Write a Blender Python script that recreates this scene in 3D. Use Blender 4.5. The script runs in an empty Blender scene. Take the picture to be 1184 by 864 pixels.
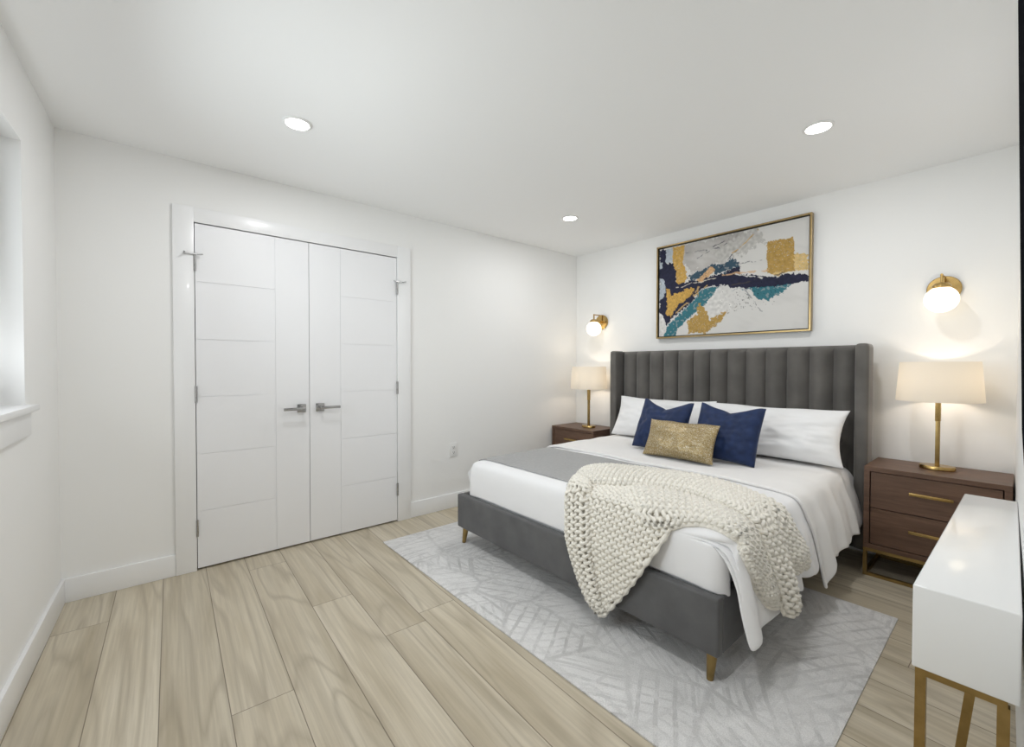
import bpy, bmesh, math, random
import numpy as np
from mathutils import Vector, Matrix, noise

PI = math.pi
S = bpy.context.scene
COL = S.collection
random.seed(4)

# ------------------------------------------------------------------ camera
cd = bpy.data.cameras.new('camera')
cam = bpy.data.objects.new('camera', cd)
COL.objects.link(cam)
cd.sensor_width = 36.0
cd.lens = 15.1775
cd.clip_start = 0.02
R_ = Vector((0.76341042, -0.6459112, 0.00180076))
U_ = Vector((0.00942135, 0.01392275, 0.99985869))
F_ = Vector((0.645845, 0.76328558, -0.01671413))
M = Matrix((R_, U_, -F_)).transposed().to_4x4()
M.translation = Vector((0, 0, 1.2018))
cam.matrix_world = M
S.camera = cam

# ------------------------------------------------------------------ look
S.view_settings.view_transform = 'Standard'
S.view_settings.look = 'None'
S.view_settings.gamma = 1.0
S.view_settings.exposure = 0.0
S.view_settings.use_curve_mapping = False
S.cycles.use_denoising = True
S.cycles.max_bounces = 12
S.cycles.diffuse_bounces = 7
S.cycles.sample_clamp_indirect = 8.0
S.cycles.caustics_reflective = False
S.cycles.caustics_refractive = False

# ------------------------------------------------------------------ world and lights
w = bpy.data.worlds.new('world')
S.world = w
w.use_nodes = True
bg = w.node_tree.nodes['Background']
bg.inputs[0].default_value = (0.86, 0.93, 1.0, 1)
bg.inputs[1].default_value = 1.2

WINDOW_W = 26
HALL_W = 9
SPOT_W = 6.0
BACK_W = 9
LAMP_W = 1.8

def area(name, loc, direction, sx, sy, power, color, shape='RECTANGLE', spread=PI):
    l = bpy.data.lights.new(name, 'AREA')
    l.energy = power; l.color = color; l.shape = shape; l.size = sx; l.size_y = sy
    l.spread = spread
    o = bpy.data.objects.new(name, l)
    COL.objects.link(o)
    o.location = loc
    o.rotation_euler = Vector(direction).to_track_quat('-Z', 'Y').to_euler()
    return o

def point(name, loc, power, color, radius):
    l = bpy.data.lights.new(name, 'POINT')
    l.energy = power; l.color = color; l.shadow_soft_size = radius
    o = bpy.data.objects.new(name, l); COL.objects.link(o); o.location = loc
    return o

area('window_daylight', (-0.66, 1.75, 1.56), (1, -0.05, 0.42), 1.3, 0.95, WINDOW_W, (0.92, 0.965, 1.0))
area('hall_fill', (0.05, -1.35, 1.1), (0.55, 1, 0.4), 1.4, 1.2, HALL_W, (0.93, 0.97, 1.0))  # unseen fill light added in the hall to brighten room and ceiling

# ------------------------------------------------------------------ helpers
def link(o, parent=None):
    COL.objects.link(o)
    if parent is not None:
        o.parent = parent
    return o

def obj(name, bm, m, parent=None, smooth=35):
    me = bpy.data.meshes.new(name)
    bmesh.ops.recalc_face_normals(bm, faces=bm.faces)
    bm.to_mesh(me); bm.free()
    if smooth:
        me.shade_smooth()
        me.set_sharp_from_angle(angle=math.radians(smooth))
    me.materials.append(m)
    return link(bpy.data.objects.new(name, me), parent)

def obj_data(name, verts, faces, m, parent=None, smooth=True):
    me = bpy.data.meshes.new(name)
    me.from_pydata([tuple(map(float, v)) for v in verts], [], [tuple(map(int, f)) for f in faces])
    me.update()
    if smooth:
        me.shade_smooth()
    me.materials.append(m)
    return link(bpy.data.objects.new(name, me), parent)

def tag(o, label, cat, group=None):
    o['label'] = label; o['category'] = cat
    if group: o['group'] = group
    return o

def thing(name, label, cat, loc=(0, 0, 0), rz=0, group=None):
    o = bpy.data.objects.new(name, None)
    o.empty_display_size = 0.1
    COL.objects.link(o)
    o.location = loc; o.rotation_euler = (0, 0, rz)
    return tag(o, label, cat, group)

def struct(o):
    o['kind'] = 'structure'
    return o

def dup(root, loc, rz=None, label=None, scale=None):
    r = root.copy(); COL.objects.link(r); r.location = loc
    if rz is not None: r.rotation_euler = (0, 0, rz)
    if scale: r.scale = scale
    if label: r['label'] = label
    def rec(src, dst):
        for ch in list(src.children):
            c = ch.copy(); COL.objects.link(c); c.parent = dst
            rec(ch, c)
    rec(root, r)
    return r

def box(bm, x0, x1, y0, y1, z0, z1, bevel=0, seg=2):
    vs = [bm.verts.new(p) for p in ((x0,y0,z0),(x1,y0,z0),(x1,y1,z0),(x0,y1,z0),(x0,y0,z1),(x1,y0,z1),(x1,y1,z1),(x0,y1,z1))]
    fs = [bm.faces.new([vs[i] for i in f]) for f in ((0,3,2,1),(4,5,6,7),(0,1,5,4),(1,2,6,5),(2,3,7,6),(3,0,4,7))]
    if bevel:
        es = {e for f in fs for e in f.edges}
        bmesh.ops.bevel(bm, geom=list(es), offset=bevel, segments=seg, affect='EDGES', profile=0.6)
    return vs

def bx(x0, x1, y0, y1, z0, z1, bevel=0, seg=2):
    bm = bmesh.new(); box(bm, x0, x1, y0, y1, z0, z1, bevel, seg); return bm

def prism(bm, pts, z0, z1):
    a = [bm.verts.new((p[0], p[1], z0)) for p in pts]
    b = [bm.verts.new((p[0], p[1], z1)) for p in pts]
    n = len(pts)
    bm.faces.new(a[::-1]); bm.faces.new(b)
    for i in range(n):
        bm.faces.new((a[i], a[(i+1) % n], b[(i+1) % n], b[i]))

def lathe(bm, prof, n=40, center=(0, 0, 0), sx=1, sy=1, axis='Z', close=True):
    rings = []
    for r, z in prof:
        ring = []
        for i in range(n):
            a = 2*PI*i/n
            p = (r*math.cos(a)*sx, r*math.sin(a)*sy, z)
            if axis == 'X': p = (p[2], p[0], p[1])
            ring.append(bm.verts.new((p[0]+center[0], p[1]+center[1], p[2]+center[2])))
        rings.append(ring)
    for a, b in zip(rings, rings[1:]):
        for i in range(n):
            bm.faces.new((a[i], a[(i+1) % n], b[(i+1) % n], b[i]))
    if close:
        bm.faces.new(rings[0][::-1]); bm.faces.new(rings[-1])

def tube(bm, pts, r, n=10):
    pts = [Vector(p) for p in pts]
    rings = []
    for i, p in enumerate(pts):
        t = (pts[min(i+1, len(pts)-1)] - pts[max(i-1, 0)]).normalized()
        up = Vector((0, 0, 1)) if abs(t.z) < 0.9 else Vector((1, 0, 0))
        a = t.cross(up).normalized(); b = t.cross(a)
        rings.append([bm.verts.new(p + r*(math.cos(2*PI*k/n)*a + math.sin(2*PI*k/n)*b)) for k in range(n)])
    for a, b in zip(rings, rings[1:]):
        for k in range(n):
            bm.faces.new((a[k], a[(k+1) % n], b[(k+1) % n], b[k]))
    bm.faces.new(rings[0][::-1]); bm.faces.new(rings[-1])

# ------------------------------------------------------------------ materials
def mat(name, color=(0.8, 0.8, 0.8), rough=0.5, metal=0.0, coat=0.0, sheen=0.0, spec=0.5, emit=None, estr=0.0,
        var=0.0, vscale=8.0, bump=0.0, bscale=60.0, bdist=0.002, rvar=0.0):
    m = bpy.data.materials.new(name); m.use_nodes = True
    nt = m.node_tree; b = nt.nodes['Principled BSDF']
    b.inputs['Base Color'].default_value = (*color, 1)
    b.inputs['Roughness'].default_value = rough
    b.inputs['Metallic'].default_value = metal
    b.inputs['Coat Weight'].default_value = coat
    b.inputs['Coat Roughness'].default_value = 0.06
    b.inputs['Sheen Weight'].default_value = sheen
    b.inputs['Sheen Roughness'].default_value = 0.35
    b.inputs['Specular IOR Level'].default_value = spec
    if emit:
        b.inputs['Emission Color'].default_value = (*emit, 1)
        b.inputs['Emission Strength'].default_value = estr
    tc = nt.nodes.new('ShaderNodeTexCoord')
    if var:
        n = nt.nodes.new('ShaderNodeTexNoise'); n.inputs['Scale'].default_value = vscale
        n.inputs['Detail'].default_value = 5
        nt.links.new(tc.outputs['Object'], n.inputs['Vector'])
        r = nt.nodes.new('ShaderNodeMapRange')
        r.inputs['From Min'].default_value = 0.3; r.inputs['From Max'].default_value = 0.7
        r.inputs['To Min'].default_value = 1-var; r.inputs['To Max'].default_value = 1+var
        nt.links.new(n.outputs['Fac'], r.inputs['Value'])
        mx = nt.nodes.new('ShaderNodeVectorMath'); mx.operation = 'SCALE'
        mx.inputs[0].default_value = color
        nt.links.new(r.outputs[0], mx.inputs['Scale'])
        nt.links.new(mx.outputs[0], b.inputs['Base Color'])
    if bump:
        n2 = nt.nodes.new('ShaderNodeTexNoise'); n2.inputs['Scale'].default_value = bscale
        n2.inputs['Detail'].default_value = 4
        nt.links.new(tc.outputs['Object'], n2.inputs['Vector'])
        bp = nt.nodes.new('ShaderNodeBump'); bp.inputs['Strength'].default_value = bump
        bp.inputs['Distance'].default_value = bdist
        nt.links.new(n2.outputs['Fac'], bp.inputs['Height'])
        nt.links.new(bp.outputs[0], b.inputs['Normal'])
    return m

class NG:
    def __init__(s, m): s.nt = m.node_tree; s.b = s.nt.nodes['Principled BSDF']
    def n(s, t, **k):
        x = s.nt.nodes.new(t)
        for a, v in k.items(): setattr(x, a, v)
        return x
    def l(s, a, b): s.nt.links.new(a, b)
    def val(s, x, sock):
        if isinstance(x, (int, float)): sock.default_value = x
        else: s.l(x, sock)
    def math(s, op, a, b=0.0, c=None):
        x = s.n('ShaderNodeMath', operation=op)
        s.val(a, x.inputs[0]); s.val(b, x.inputs[1])
        if c is not None: s.val(c, x.inputs[2])
        return x.outputs[0]
    def comb(s, x, y, z=0.0):
        c = s.n('ShaderNodeCombineXYZ')
        s.val(x, c.inputs[0]); s.val(y, c.inputs[1]); s.val(z, c.inputs[2])
        return c.outputs[0]
    def mix(s, f, a, b):
        x = s.n('ShaderNodeMix', data_type='RGBA')
        s.val(f, x.inputs[0])
        for v, k in ((a, 6), (b, 7)):
            if isinstance(v, tuple): x.inputs[k].default_value = (*v, 1)
            else: s.l(v, x.inputs[k])
        return x.outputs[2]
    def noise(s, vec, scale, detail=4, rough=0.5, dist=0.0):
        x = s.n('ShaderNodeTexNoise')
        x.inputs['Scale'].default_value = scale; x.inputs['Detail'].default_value = detail
        x.inputs['Roughness'].default_value = rough; x.inputs['Distortion'].default_value = dist
        s.l(vec, x.inputs['Vector']); return x.outputs['Fac']
    def ramp(s, f, stops):
        x = s.n('ShaderNodeValToRGB'); s.l(f, x.inputs[0])
        e = x.color_ramp.elements
        while len(e) < len(stops): e.new(0.5)
        for i, (p, c) in enumerate(stops):
            e[i].position = p; e[i].color = (*c, 1) if isinstance(c, tuple) else (c, c, c, 1)
        return x.outputs[0]
    def rng(s, f, a, b, c, d):
        x = s.n('ShaderNodeMapRange'); s.l(f, x.inputs[0])
        for i, v in enumerate((a, b, c, d)): x.inputs[i+1].default_value = v
        return x.outputs[0]

M_wall = mat('wall_paint', (0.87, 0.87, 0.86), 0.55, bump=0.05, bscale=220, bdist=0.0004, spec=0.3)
M_ceil = mat('ceiling_paint', (0.92, 0.925, 0.925), 0.7, bump=0.05, bscale=180, bdist=0.0004, spec=0.2)
M_trim = mat('trim_paint', (0.86, 0.865, 0.87), 0.28, coat=0.1)
M_door = mat('door_paint', (0.85, 0.855, 0.87), 0.4)
M_dark = mat('closet_shadow_gap', (0.04, 0.04, 0.04), 0.9)
M_nickel = mat('satin_nickel', (0.42, 0.42, 0.42), 0.22, metal=1)
M_gold = mat('brushed_brass', (0.50, 0.34, 0.13), 0.24, metal=1, var=0.12, vscale=30)
M_gold_soft = mat('aged_brass', (0.36, 0.25, 0.10), 0.35, metal=1, var=0.15, vscale=25)
M_frame_gold = mat('champagne_frame', (0.40, 0.29, 0.14), 0.3, metal=1, var=0.1, vscale=14)
M_velvet = mat('charcoal_velvet', (0.118, 0.111, 0.103), 0.65, sheen=0.45, var=0.18, vscale=6, spec=0.25)
M_bedfab = mat('grey_upholstery', (0.12, 0.12, 0.122), 0.85, sheen=0.25, var=0.12, vscale=9, bump=0.25, bscale=500, bdist=0.0006, spec=0.2)
M_linen = mat('white_cotton', (0.84, 0.84, 0.85), 0.8, sheen=0.1, bump=0.25, bscale=9, bdist=0.006, spec=0.2)
M_linen2 = mat('warm_white_linen', (0.82, 0.81, 0.80), 0.8, sheen=0.1, bump=0.3, bscale=12, bdist=0.005, spec=0.2)
M_pillow = mat('white_pillow_cotton', (0.84, 0.84, 0.845), 0.8, sheen=0.1, bump=0.5, bscale=16, bdist=0.005, spec=0.2)
M_runner = mat('grey_wool', (0.36, 0.36, 0.36), 0.9, sheen=0.2, var=0.08, vscale=60, bump=0.4, bscale=350, bdist=0.001, spec=0.1)
M_yarn = mat('cream_yarn', (0.84, 0.81, 0.74), 0.95, sheen=0.2, var=0.08, vscale=70, bump=0.5, bscale=260, bdist=0.002, spec=0.1)
M_navy = mat('navy_velvet', (0.010, 0.024, 0.080), 0.6, sheen=0.25, var=0.25, vscale=22, bump=0.2, bscale=60, bdist=0.002, spec=0.3)
M_white_gloss = mat('white_lacquer', (0.84, 0.85, 0.85), 0.12, coat=0.2)
M_plastic = mat('white_plastic', (0.80, 0.80, 0.79), 0.35)
M_plastic_slot = mat('outlet_slot', (0.10, 0.10, 0.10), 0.5)
M_tvblack = mat('black_plastic', (0.012, 0.012, 0.013), 0.95, spec=0.0)
M_screen = mat('black_screen', (0.01, 0.01, 0.012), 0.9, spec=0.0)
M_globe = mat('opal_glass', (0.9, 0.88, 0.82), 0.2, emit=(1.0, 0.86, 0.64), estr=1.7)
M_down = mat('downlight_lens', (1, 1, 1), 0.4, emit=(1.0, 0.985, 0.96), estr=7.0)
M_shoji = mat('white_shade_lining', (0.8, 0.78, 0.74), 0.8)

def glass_mat():
    m = bpy.data.materials.new('window_glass'); m.use_nodes = True
    nt = m.node_tree; nt.nodes.remove(nt.nodes['Principled BSDF'])
    t = nt.nodes.new('ShaderNodeBsdfTransparent'); t.inputs[0].default_value = (0.97, 0.985, 0.98, 1)
    gl_ = nt.nodes.new('ShaderNodeBsdfGlossy'); gl_.inputs['Roughness'].default_value = 0.0
    fr = nt.nodes.new('ShaderNodeFresnel'); fr.inputs[0].default_value = 1.45
    mx = nt.nodes.new('ShaderNodeMixShader')
    nt.links.new(fr.outputs[0], mx.inputs[0]); nt.links.new(t.outputs[0], mx.inputs[1]); nt.links.new(gl_.outputs[0], mx.inputs[2])
    nt.links.new(mx.outputs[0], nt.nodes['Material Output'].inputs[0])
    return m
M_glass = glass_mat()

def shade_mat():
    m = bpy.data.materials.new('lamp_shade_fabric'); m.use_nodes = True
    nt = m.node_tree; nt.nodes.remove(nt.nodes['Principled BSDF'])
    out = nt.nodes['Material Output']
    d = nt.nodes.new('ShaderNodeBsdfDiffuse'); d.inputs[0].default_value = (0.86, 0.84, 0.80, 1)
    t = nt.nodes.new('ShaderNodeBsdfTranslucent'); t.inputs[0].default_value = (0.90, 0.87, 0.81, 1)
    wv = nt.nodes.new('ShaderNodeTexNoise'); wv.inputs['Scale'].default_value = 160
    bp = nt.nodes.new('ShaderNodeBump'); bp.inputs['Strength'].default_value = 0.2; bp.inputs['Distance'].default_value = 0.001
    nt.links.new(wv.outputs['Fac'], bp.inputs['Height']); nt.links.new(bp.outputs[0], d.inputs['Normal'])
    mx = nt.nodes.new('ShaderNodeMixShader'); mx.inputs[0].default_value = 0.55
    nt.links.new(d.outputs[0], mx.inputs[1]); nt.links.new(t.outputs[0], mx.inputs[2])
    nt.links.new(mx.outputs[0], out.inputs[0])
    return m
M_shade = shade_mat()

def floor_mat():
    m = mat('oak_planks', rough=0.42); g = NG(m)
    tc = g.n('ShaderNodeTexCoord')
    sp = g.n('ShaderNodeSeparateXYZ'); g.l(tc.outputs['Object'], sp.inputs[0])
    u = g.math('DIVIDE', g.math('SUBTRACT', sp.outputs[0], 0.2005 % 0.1955), 0.1955)
    iu = g.math('FLOOR', u); fu = g.math('FRACT', u)
    wn = g.n('ShaderNodeTexWhiteNoise', noise_dimensions='1D'); g.l(iu, wn.inputs['W'])
    v = g.math('ADD', g.math('DIVIDE', sp.outputs[1], 1.9), g.math('MULTIPLY', wn.outputs['Value'], 7.3))
    iv = g.math('FLOOR', v); fv = g.math('FRACT', v)
    wn2 = g.n('ShaderNodeTexWhiteNoise', noise_dimensions='2D'); g.l(g.comb(iu, iv), wn2.inputs['Vector'])
    rnd = wn2.outputs['Value']
    # grain coordinates, shifted per plank
    sx = g.math('ADD', g.math('MULTIPLY', sp.outputs[0], 9.0), g.math('MULTIPLY', rnd, 37.0))
    sy = g.math('ADD', g.math('MULTIPLY', sp.outputs[1], 0.9), g.math('MULTIPLY', rnd, 19.0))
    vec = g.comb(sx, sy, rnd)
    broad = g.noise(vec, 0.9, 3, 0.5, 0.6)
    rings = g.math('FRACT', g.math('MULTIPLY', g.noise(vec, 0.55, 2, 0.45, 0.35), 9.0))
    ringl = g.math('ABSOLUTE', g.math('SUBTRACT', rings, 0.5))
    fine = g.noise(g.comb(g.math('MULTIPLY', sx, 9.0), g.math('MULTIPLY', sy, 2.2), rnd), 1.0, 5, 0.6)
    c = g.ramp(broad, [(0.3, (0.46, 0.39, 0.27)), (0.5, (0.59, 0.52, 0.39)), (0.72, (0.65, 0.585, 0.46))])
    c = g.mix(g.rng(ringl, 0.0, 0.22, 0.5, 0.0), c, (0.34, 0.285, 0.20))
    c = g.mix(g.rng(fine, 0.38, 0.62, 0.35, 0.0), c, (0.34, 0.285, 0.20))
    hs = g.n('ShaderNodeHueSaturation'); g.l(c, hs.inputs['Color'])
    g.l(g.rng(rnd, 0, 1, 0.96, 1.05), hs.inputs['Value']); hs.inputs['Saturation'].default_value = 0.9
    eu = g.math('MINIMUM', fu, g.math('SUBTRACT', 1.0, fu))
    ev = g.math('MULTIPLY', g.math('MINIMUM', fv, g.math('SUBTRACT', 1.0, fv)), 1.9/0.1955)
    e = g.math('MINIMUM', eu, ev)
    c2 = g.mix(g.rng(e, 0.004, 0.011, 0.8, 0.0), hs.outputs[0], (0.13, 0.10, 0.07))
    g.l(c2, g.b.inputs['Base Color'])
    bp = g.n('ShaderNodeBump'); bp.inputs['Strength'].default_value = 0.3; bp.inputs['Distance'].default_value = 0.002
    g.l(g.rng(e, 0.0, 0.014, 0.0, 1.0), bp.inputs['Height']); g.l(bp.outputs[0], g.b.inputs['Normal'])
    g.l(g.rng(fine, 0, 1, 0.36, 0.52), g.b.inputs['Roughness'])
    g.b.inputs['Specular IOR Level'].default_value = 0.35
    return m
M_floor = floor_mat()

def rug_mat():
    m = mat('etched_grey_rug', rough=0.95, sheen=0.3, spec=0.1); g = NG(m)
    tc = g.n('ShaderNodeTexCoord')
    P = tc.outputs['Object']
    nz = g.n('ShaderNodeTexNoise'); nz.inputs['Scale'].default_value = 5.0; g.l(P, nz.inputs['Vector'])
    vs = g.n('ShaderNodeVectorMath', operation='SCALE'); g.l(nz.outputs['Color'], vs.inputs[0]); vs.inputs['Scale'].default_value = 0.03
    va = g.n('ShaderNodeVectorMath', operation='ADD'); g.l(P, va.inputs[0]); g.l(vs.outputs[0], va.inputs[1])
    PD = va.outputs[0]
    def layer(scale, period, seed):
        vo = g.n('ShaderNodeTexVoronoi', voronoi_dimensions='2D'); vo.inputs['Scale'].default_value = scale
        mp = g.n('ShaderNodeMapping'); g.l(PD, mp.inputs[0]); mp.inputs['Location'].default_value = (seed, seed*1.7, 0)
        g.l(mp.outputs[0], vo.inputs['Vector'])
        sc = g.n('ShaderNodeSeparateColor'); g.l(vo.outputs['Color'], sc.inputs[0])
        ang = g.math('MULTIPLY', g.math('FLOOR', g.math('MULTIPLY', sc.outputs[0], 6.0)), PI/6)
        s3 = g.n('ShaderNodeSeparateXYZ'); g.l(PD, s3.inputs[0])
        t = g.math('ADD', g.math('MULTIPLY', s3.outputs[0], g.math('COSINE', ang)), g.math('MULTIPLY', s3.outputs[1], g.math('SINE', ang)))
        f = g.math('FRACT', g.math('DIVIDE', t, period))
        ln = g.math('ABSOLUTE', g.math('SUBTRACT', f, 0.5))
        stripes = g.rng(ln, 0.09, 0.15, 1.0, 0.0)
        ve = g.n('ShaderNodeTexVoronoi', voronoi_dimensions='2D', feature='DISTANCE_TO_EDGE'); ve.inputs['Scale'].default_value = scale
        g.l(mp.outputs[0], ve.inputs['Vector'])
        edge = g.rng(ve.outputs['Distance'], 0.02, 0.06, 1.0, 0.0)
        return g.math('MAXIMUM', stripes, edge)
    L1 = layer(3.4, 0.062, 0.3); L2 = layer(5.0, 0.045, 4.1)
    wear = g.noise(P, 2.6, 4, 0.6); wear2 = g.noise(P, 22.0, 4, 0.7)
    ln = g.math('MULTIPLY', g.math('MAXIMUM', L1, g.math('MULTIPLY', L2, 0.6)), g.rng(wear2, 0.38, 0.52, 0.25, 1.0))
    ln = g.math('MULTIPLY', ln, g.rng(wear, 0.35, 0.62, 0.30, 1.0))
    speck = g.noise(P, 260.0, 2, 0.5)
    base = g.mix(g.rng(g.noise(P, 7.0, 5, 0.65), 0.35, 0.65, 0.0, 1.0), (0.82, 0.815, 0.81), (0.72, 0.715, 0.71))
    c = g.mix(g.math('MULTIPLY', ln, 0.55), base, (0.38, 0.375, 0.375))
    c = g.mix(g.rng(speck, 0.35, 0.65, 0.28, 0.0), c, (0.30, 0.30, 0.30))
    g.l(c, g.b.inputs['Base Color'])
    bp = g.n('ShaderNodeBump'); bp.inputs['Strength'].default_value = 0.6; bp.inputs['Distance'].default_value = 0.004
    g.l(g.math('SUBTRACT', speck, g.math('MULTIPLY', ln, 0.8)), bp.inputs['Height']); g.l(bp.outputs[0], g.b.inputs['Normal'])
    return m
M_rug = rug_mat()

def wood_mat(name, dark, light, horiz=True):
    m = mat(name, rough=0.42); g = NG(m)
    tc = g.n('ShaderNodeTexCoord'); mp = g.n('ShaderNodeMapping'); g.l(tc.outputs['Object'], mp.inputs[0])
    mp.inputs['Scale'].default_value = (14, 1.6, 22)
    n1 = g.noise(mp.outputs[0], 1.2, 6, 0.6, 0.4); n2 = g.noise(mp.outputs[0], 5.0, 4, 0.7)
    c = g.ramp(n1, [(0.3, dark), (0.7, light)])
    c = g.mix(g.rng(n2, 0.4, 0.62, 0.35, 0.0), c, tuple(x*0.55 for x in dark))
    g.l(c, g.b.inputs['Base Color'])
    g.b.inputs['Specular IOR Level'].default_value = 0.4
    return m
M_walnut = wood_mat('walnut', (0.105, 0.058, 0.038), (0.185, 0.105, 0.068))

def sequin_mat():
    m = mat('gold_sequins', rough=0.3, metal=0.85); g = NG(m)
    tc = g.n('ShaderNodeTexCoord')
    vo = g.n('ShaderNodeTexVoronoi'); vo.inputs['Scale'].default_value = 300; g.l(tc.outputs['Object'], vo.inputs['Vector'])
    sc = g.n('ShaderNodeSeparateColor'); g.l(vo.outputs['Color'], sc.inputs[0])
    c = g.ramp(sc.outputs[0], [(0.0, (0.26, 0.19, 0.08)), (0.45, (0.44, 0.33, 0.16)), (0.8, (0.50, 0.42, 0.27)), (1.0, (0.70, 0.66, 0.58))])
    g.l(c, g.b.inputs['Base Color'])
    g.l(g.rng(sc.outputs[1], 0, 1, 0.38, 0.65), g.b.inputs['Roughness'])
    bp = g.n('ShaderNodeBump'); bp.inputs['Strength'].default_value = 0.7; bp.inputs['Distance'].default_value = 0.003
    g.l(sc.outputs[2], bp.inputs['Height']); g.l(bp.outputs[0], g.b.inputs['Normal'])
    return m
M_sequin = sequin_mat()

# ------------------------------------------------------------------ room shell
XB, YA, H = 3.554, 3.121, 2.385
HALLY = -1.5
fl = bx(-1.2, XB+0.3, HALLY, YA+0.3, -0.05, 0)
floor = struct(obj('floor', fl, M_floor, smooth=0))
ROT_F = -0.0345
# planks run very slightly off the wall direction: turn the floor and cut it to the room by the walls standing on it
floor.rotation_euler = (0, 0, 0)
def turn_coords(m, ang):
    nt = m.node_tree
    tc = [n for n in nt.nodes if n.type == 'TEX_COORD'][-1]
    mp = nt.nodes.new('ShaderNodeMapping'); mp.inputs['Rotation'].default_value = (0, 0, ang)
    tgt = [l.to_socket for l in nt.links if l.from_node == tc]
    nt.links.new(tc.outputs['Object'], mp.inputs[0])
    for t in tgt: nt.links.new(mp.outputs[0], t)
turn_coords(M_floor, 0.034)
M_floor.node_tree.nodes['Mapping'].inputs['Location'].default_value = (0.0537-0.0048, 0, 0)

struct(obj('ceiling', bx(-1.2, XB+0.3, HALLY, YA+0.3, H, H+0.1), M_ceil, smooth=0))

D0, D1, DM = 0.219, 1.469, 0.8385
wa = bmesh.new()
box(wa, -0.8, D0-0.012, YA, YA+0.14, 0, H)
box(wa, D1+0.012, XB+0.14, YA, YA+0.14, 0, H)
box(wa, D0-0.012, D1+0.012, YA, YA+0.14, 2.045, H)
wall_back = struct(obj('wall_back', wa, M_wall, smooth=0))
cb = bmesh.new()
box(cb, D0-0.012, D1+0.012, YA+0.10, YA+0.14, 0, 2.045)
closet = struct(obj('closet_shade_back', cb, M_dark, smooth=0))  # dark sheet standing in for the shade inside the closet, behind the door gaps

struct(obj('wall_right', bx(XB, XB+0.14, -0.3, YA, 0, H), M_wall, smooth=0))

# wall with the television: very slightly off square, ends at the doorway the camera stands in
def yD(x): return 0.018 - (3.554-x)*0.0155
wd = bmesh.new()
prism(wd, [(0.34, yD(0.34)), (XB, yD(XB)), (XB, yD(XB)-0.14), (0.34, yD(0.34)-0.14)], 0, H)
struct(obj('wall_front', wd, M_wall, smooth=0))
wd2 = bmesh.new()
prism(wd2, [(-0.8, yD(-0.3)), (-0.30, yD(-0.3)), (-0.30, yD(-0.3)-0.14), (-0.8, yD(-0.3)-0.14)], 0, H)
prism(wd2, [(-0.30, yD(-0.3)), (0.34, yD(0.34)), (0.34, yD(0.34)-0.14), (-0.30, yD(-0.3)-0.14)], 2.05, H)
struct(obj('wall_front_doorway', wd2, M_wall, smooth=0)).name = 'wall_front.001'
hw = bmesh.new()
box(hw, -1.2, XB, HALLY-0.1, HALLY, 0, H); box(hw, 1.1, 1.2, HALLY, -0.2, 0, H); box(hw, -1.3, -1.2, HALLY-0.1, 0.0, 0, H)
struct(obj('wall_hall', hw, M_wall, smooth=0))

# window wall, turned 2.35 degrees; local frame: origin at the corner, local -y runs along the wall, local +x into the room
ROT_C = -0.041
CO = Vector((-0.3406, YA, 0))
def setC(o): o.location = CO; o.rotation_euler = (0, 0, ROT_C); return o
WY1, WY0 = -0.600, -1.95          # window opening along the wall
WZ0, WZ1 = 1.045, 2.075
wl = bmesh.new()
box(wl, -0.16, 0, WY1, 0.15, 0, H)
box(wl, -0.16, 0, -3.35, WY0, 0, H)
box(wl, -0.16, 0, WY0, WY1, 0, WZ0-0.0)
box(wl, -0.16, 0, WY0, WY1, WZ1, H)
setC(struct(obj('wall_left', wl, M_wall, smooth=0)))
wf = bmesh.new()
for (a, b, c, d) in ((WY0, WY1, WZ0, WZ0+0.05), (WY0, WY1, WZ1-0.05, WZ1), (WY0, WY0+0.05, WZ0+.05, WZ1-.05), (WY1-0.05, WY1, WZ0+.05, WZ1-.05), ((WY0+WY1)/2-0.025, (WY0+WY1)/2+0.025, WZ0+.05, WZ1-.05)):
    box(wf, -0.155, -0.11, a, b, c, d, 0.003)
win = setC(struct(obj('window_1', wf, M_trim)))
gl = bmesh.new()
for a, b in ((WY0+0.05, (WY0+WY1)/2-0.025), ((WY0+WY1)/2+0.025, WY1-0.05)):
    box(gl, -0.137, -0.131, a, b, WZ0+0.05, WZ1-0.05)
obj('window_pane', gl, M_glass, win, smooth=0)
sl = bx(-0.11, 0.035, WY0-0.03, WY1+0.03, WZ0-0.022, WZ0+0.002, 0.004)
obj('window_sill', sl, M_trim, win)
ap = bx(0.0, 0.016, WY0-0.005, WY1+0.005, WZ0-0.117, WZ0-0.022, 0.003)
obj('window_apron', ap, M_trim, win)
st = bmesh.new()
box(st, -0.11, -0.07, WY0, WY0+0.02, WZ0, WZ1); box(st, -0.11, -0.07, WY1-0.02, WY1, WZ0, WZ1); box(st, -0.11, -0.07, WY0, WY1, WZ1-0.02, WZ1)
obj('window_stop', st, M_trim, win)

# baseboards
BH, BT = 0.122, 0.016
def baseboard(bm, x0, x1, y0, y1): box(bm, x0, x1, y0, y1, 0, BH, 0.004)
b = bmesh.new(); baseboard(b, -0.34, 0.116, YA-BT, YA); baseboard(b, 1.582, XB, YA-BT, YA)
struct(obj('baseboard_back', b, M_trim))
b = bmesh.new(); baseboard(b, XB-BT, XB, 0.04, YA-BT)
struct(obj('baseboard_right', b, M_trim))
b = bmesh.new(); baseboard(b, 0, BT, -3.12, -BT)
setC(struct(obj('baseboard_left', b, M_trim)))

# closet casing
b = bmesh.new()
box(b, 0.116, D0-0.004, YA-0.02, YA, 0, 2.119, 0.003)
box(b, D1+0.004, 1.582, YA-0.02, YA, 0, 2.119, 0.003)
box(b, D0-0.004, D1+0.004, YA-0.0195, YA, 2.034, 2.1185, 0.003)
struct(obj('trim_2', b, M_trim))

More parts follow.
